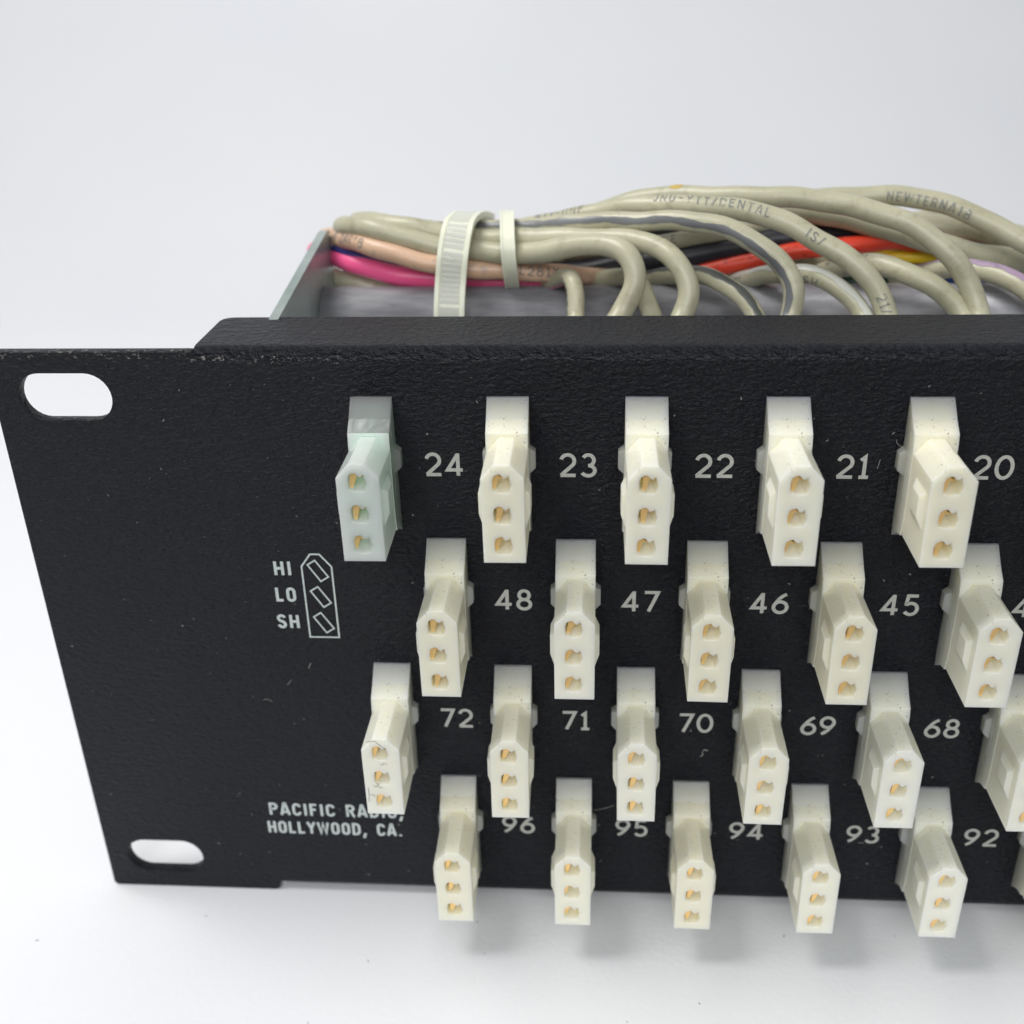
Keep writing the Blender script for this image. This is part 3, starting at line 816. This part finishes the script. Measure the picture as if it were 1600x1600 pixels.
# ------------------------------------------------------------ cables
def cable(c):
    path = spline(c['pts'])
    q1, q2, q3 = [random.uniform(0, 6.28) for _ in range(3)]
    for i, p in enumerate(path):     # the jackets are not drawn straight: small kinks and waves
        e = min(1, i / 20, (len(path) - 1 - i) / 20)
        s = i * .45
        p.z += e * (0.11 * math.sin(s / 3.1 + q1) + .07 * math.sin(s / 1.25 + q2))
        p.y += e * (.20 * math.sin(s / 3.7 + q3) + .06 * math.sin(s / 1.4 + q1))
    fr = frames(path)
    N = 24
    r = c['r']
    ph = random.uniform(0, 6.28)
    bm = bmesh.new()
    rings = []
    for i, (p, t, n, b_) in enumerate(fr):
        rr = r * (1 + .016 * math.sin(i * .21 + ph) + .012 * math.sin(i * .07 + 2 * ph))
        rings.append([bm.verts.new(p + (n * math.cos(a) + b_ * math.sin(a)) * rr) for a in [2 * math.pi * j / N for j in range(N)]])
    for i in range(len(rings) - 1):
        for j in range(N):
            bm.faces.new((rings[i][j], rings[i][(j + 1) % N], rings[i + 1][(j + 1) % N], rings[i + 1][j]))
    bm.faces.new(rings[0]); bm.faces.new(list(reversed(rings[-1])))
    o = finish("cable", bm, PVC[c['k']], smooth=True, label=c['label'], category="cable", group="cables bundled behind the black panel")
    acc = [0.0]
    for i in range(1, len(path)): acc.append(acc[-1] + (path[i] - path[i - 1]).length)

    def surf(s, deg, lift):
        s = min(max(s, 0), acc[-1] - 1e-3)
        lo, hi = 0, len(acc) - 1
        while hi - lo > 1:
            m = (lo + hi) // 2
            if acc[m] <= s: lo = m
            else: hi = m
        f = (s - acc[lo]) / max(acc[hi] - acc[lo], 1e-6)
        p = fr[lo][0].lerp(fr[hi][0], f)
        n = fr[lo][2].lerp(fr[hi][2], f).normalized()
        b_ = fr[lo][3].lerp(fr[hi][3], f).normalized()
        # angle 0 is the top, 90 faces the viewer
        sgn = -1 if b_.y > 0 else 1
        if fr[0][3].y > 0: sgn = -1
        else: sgn = 1
        a = math.radians(deg) * sgn
        return p + (n * math.cos(a) + b_ * math.sin(a)) * (r * 1.030 + lift)
    if c.get('stripe'):
        bm = bmesh.new()
        n = int(acc[-1] / .5)
        a0, a1 = c['sa']
        prev = None
        K = 6
        for i in range(n + 1):
            s = acc[-1] * i / n
            a = a0 + (a1 - a0) * i / n + 4 * math.sin(s * .55 + ph)
            h1 = c['sw'] * (1 + .16 * math.sin(s * 1.3 + ph) + .08 * math.sin(s * 3.1))
            row = [bm.verts.new(surf(s, a + h1 * (2 * q / K - 1), .012)) for q in range(K + 1)]
            if prev:
                for q in range(K):
                    bm.faces.new((prev[q], prev[q + 1], row[q + 1], row[q]))
            prev = row
        finish("stripe", bm, INK[c['stripe']], o, smooth=True)
    for (f, t, a0, a1) in c.get('txt', []) or []:
        st, w = letter_strokes(t, 1.35, 1.15, .28)
        bm = bmesh.new()
        for si, s in enumerate(st):
            s2 = []
            for i in range(len(s) - 1):
                for q in range(3):
                    s2.append((s[i][0] + (s[i + 1][0] - s[i][0]) * q / 3, s[i][1] + (s[i + 1][1] - s[i][1]) * q / 3))
            s2.append(s[-1])
            # lettering reads upside down: it runs right to left
            ribbon(bm, s2, .17, lambda x, y, l: surf(f * acc[-1] + x, (a0 + (a1 - a0) * (x / w)) - (y - .67) / r * 57.3, l), .022 + .004 * (si % 3))
        finish("cable_print", bm, m_ink, o)
    if c.get('spot'):
        bm = bmesh.new()
        rows = []
        s0 = acc[-1] * .365
        for i in range(7):
            hw = 24 * math.sqrt(max(0.03, 1 - (i / 3 - 1) ** 2))
            rows.append([bm.verts.new(surf(s0 + (i - 3) * .33, 22 + hw * (q / 3 - 1), .02)) for q in range(7)])
        for i in range(6):
            for q in range(6):
                bm.faces.new((rows[i][q], rows[i][q + 1], rows[i + 1][q + 1], rows[i + 1][q]))
        finish("ochre_spot", bm, m_ochre, o, smooth=True)
    return o

for c in CABLES:
    cable(c)

# ------------------------------------------------------------ cable ties
def tie(pts, width, thick, teeth, label, close):
    path = spline(pts + close, .35)
    n = len(path)
    bm = bmesh.new()
    rings = []
    ctr = Vector((0, 41, -3 if teeth else 3))
    for i in range(n):
        t = (path[min(i + 1, n - 1)] - path[max(i - 1, 0)]).normalized()
        out = path[i] - Vector((path[i].x, ctr.y, ctr.z))
        out = (out - t * out.dot(t)); out.x = 0; out.normalize()
        side = t.cross(out).normalized()
        p = path[i]
        w = width / 2
        prof = [(-w, 0), (-w, thick), (-w * .72, thick), (-w * .66, thick * .86), (w * .66, thick * .86), (w * .72, thick), (w, thick), (w, 0)]
        rings.append([bm.verts.new(p + side * a + out * b) for a, b in prof])
    for i in range(n - 1):
        for j in range(8):
            bm.faces.new((rings[i][j], rings[i][(j + 1) % 8], rings[i + 1][(j + 1) % 8], rings[i + 1][j]))
    bm.faces.new(rings[0]); bm.faces.new(list(reversed(rings[-1])))
    o = finish("cable_tie", bm, m_tie, label=label, category="cable tie", group="cable ties round the bundle")
    if teeth:
        bm = bmesh.new()
        acc = 0; nxt = .6
        for i in range(1, n):
            acc += (path[i] - path[i - 1]).length
            if acc > nxt:
                nxt += .78
                t = (path[i] - path[i - 1]).normalized()
                out = path[i] - Vector((path[i].x, ctr.y, ctr.z)); out = (out - t * out.dot(t)); out.x = 0; out.normalize()
                side = t.cross(out).normalized()
                w = width * .32
                c0 = path[i] + out * thick * .85
                a = [c0 - side * w - t * .30, c0 + side * w - t * .30, c0 + side * w - t * .30 + out * .06, c0 - side * w - t * .30 + out * .06]
                b = [c0 - side * w + t * .30, c0 + side * w + t * .30, c0 + side * w + t * .30 + out * .04, c0 - side * w + t * .30 + out * .04]
                loft(bm, a, b)
        finish("teeth", bm, m_tie, o)
    return o

tx = TIE_WIDE[-1][0]
tie(TIE_WIDE, 4.5, .95, True, "wide ribbed white cable tie round the bundle and the tube, left of the narrow one",
    [(tx, 31.9, -8.5), (tx, 33.5, -12.2), (tx, 38, -14.1), (tx + .5, 42.5, -12.2), (tx + 1, 48, -7), (tx + 2, 53, -2), (TIE_WIDE[0][0], 54, 2)])
tx = TIE_NARROW[-1][0]
tie(TIE_NARROW, 2.1, .8, False, "narrow white cable tie round the bundle only, right of the wide one",
    [(tx, 45, -4.6), (tx, 50, -4.4), (tx - .4, 54, -2), (TIE_NARROW[0][0], 54.6, 1.5)])

# ------------------------------------------------------------ lint and crumbs
def hairs(name, items, mat, parent=None, **props):
    bm = bmesh.new()
    for (x, y, z, L, ang, curl, w, nrm) in items:
        pts = []
        a = ang
        px_, pz_ = 0, 0
        for i in range(7):
            pts.append((px_, pz_))
            px_ += math.cos(a) * L / 6; pz_ += math.sin(a) * L / 6
            a += curl / 6
        if nrm == 'y':
            ribbon(bm, pts, w, lambda u, v_, l: (x + u, y - l, z + v_), .03)
            ribbon(bm, pts, w, lambda u, v_, l: (x + u, y - l, z + v_ + w * .3), .03 + w)
        else:
            ribbon(bm, pts, w, lambda u, v_, l: (x + u, y + v_, z + l), .03)
            ribbon(bm, pts, w, lambda u, v_, l: (x + u, y + v_ + w * .3, z + l), .03 + w)
    return finish(name, bm, mat, parent, **props)

items = []
for i in range(170):
    x = random.uniform(2, 150); z = random.uniform(-86, -3)
    L = random.choice((.12, .15, .2, .3, .35)) if random.random() < .975 else random.uniform(.6, 1.1)
    items.append((x, 0, z, L, random.uniform(0, 6.28), random.uniform(-2, 2), random.uniform(.04, .09), 'y'))
items += [(35.9, 0, -46.6, 1.0, 1.0, .3, .09, 'y'), (32.5, 0, -49.6, 1.3, .85, .1, .05, 'y'), (30.0, 0, -52.5, 1.4, 2.3, 1.5, .05, 'y'),
          (112.0, 0, -11.6, 1.5, 4.9, 1.6, .05, 'y'), (110.2, 0, -15.5, 1.3, 1.4, 0, .05, 'y'), (88.0, 0, -66.8, .8, .4, .2, .12, 'y'),
          (91, 0, -60.5, .9, .3, 2.2, .1, 'y'), (92, 0, -59.5, .8, 2.3, 2.2, .1, 'y'), (76.0, 0, -71.0, 3.2, .22, .3, .05, 'y')]
hairs("dust", items, m_lint, panel, kind='stuff')
items = []
for i in range(16):
    x = random.uniform(-10, 150); y = random.uniform(-30, -2)
    items.append((x, y, TABLE_Z, random.uniform(.1, .5), random.uniform(0, 6.28), random.uniform(-2, 2), random.uniform(.04, .10), 'z'))
for i in range(2):
    items.append((random.uniform(10, 140), random.uniform(-28, -12), TABLE_Z, random.uniform(.8, 1.8), random.uniform(0, 6.28), random.uniform(-2, 2), .05, 'z'))
hairs("crumbs", items, m_crumb, kind='stuff')
hairs("rusty_crumb", [(17.6, 4.6, TABLE_Z, 1.0, .5, .2, .5, 'z')], m_rust, kind='stuff')
# dirt fibres on the face of the leftmost connector of the third row
FIB = [[(-1.75, -4.35), (-1.3, -4.2), (-.5, -4.2), (.2, -5.0), (.85, -5.55)], [(-.2, -7.9), (.1, -8.1), (.3, -7.8), (.8, -7.95)],
       [(-1.4, -11.6), (-1.0, -11.9), (-.75, -11.5), (-.5, -12.0), (-.1, -11.9)], [(-1.9, -13.3), (-1.5, -13.2), (-1.2, -13.5)],
       [(-2.1, -12.0), (-2.05, -13.0), (-2.15, -14.4)], [(-.9, -11.1), (-.7, -11.35), (-.45, -11.3)]]
bm = bmesh.new()
for i, s in enumerate(FIB):
    ribbon(bm, s, .07, lambda a, b_, l: (a, -12.02 - l, b_), .004 * i)
tgt = [o for o in panel.children if o.name.startswith('connector')][2 * NCOL]
finish("dirt_fibres", bm, m_crumb, tgt, kind='stuff')
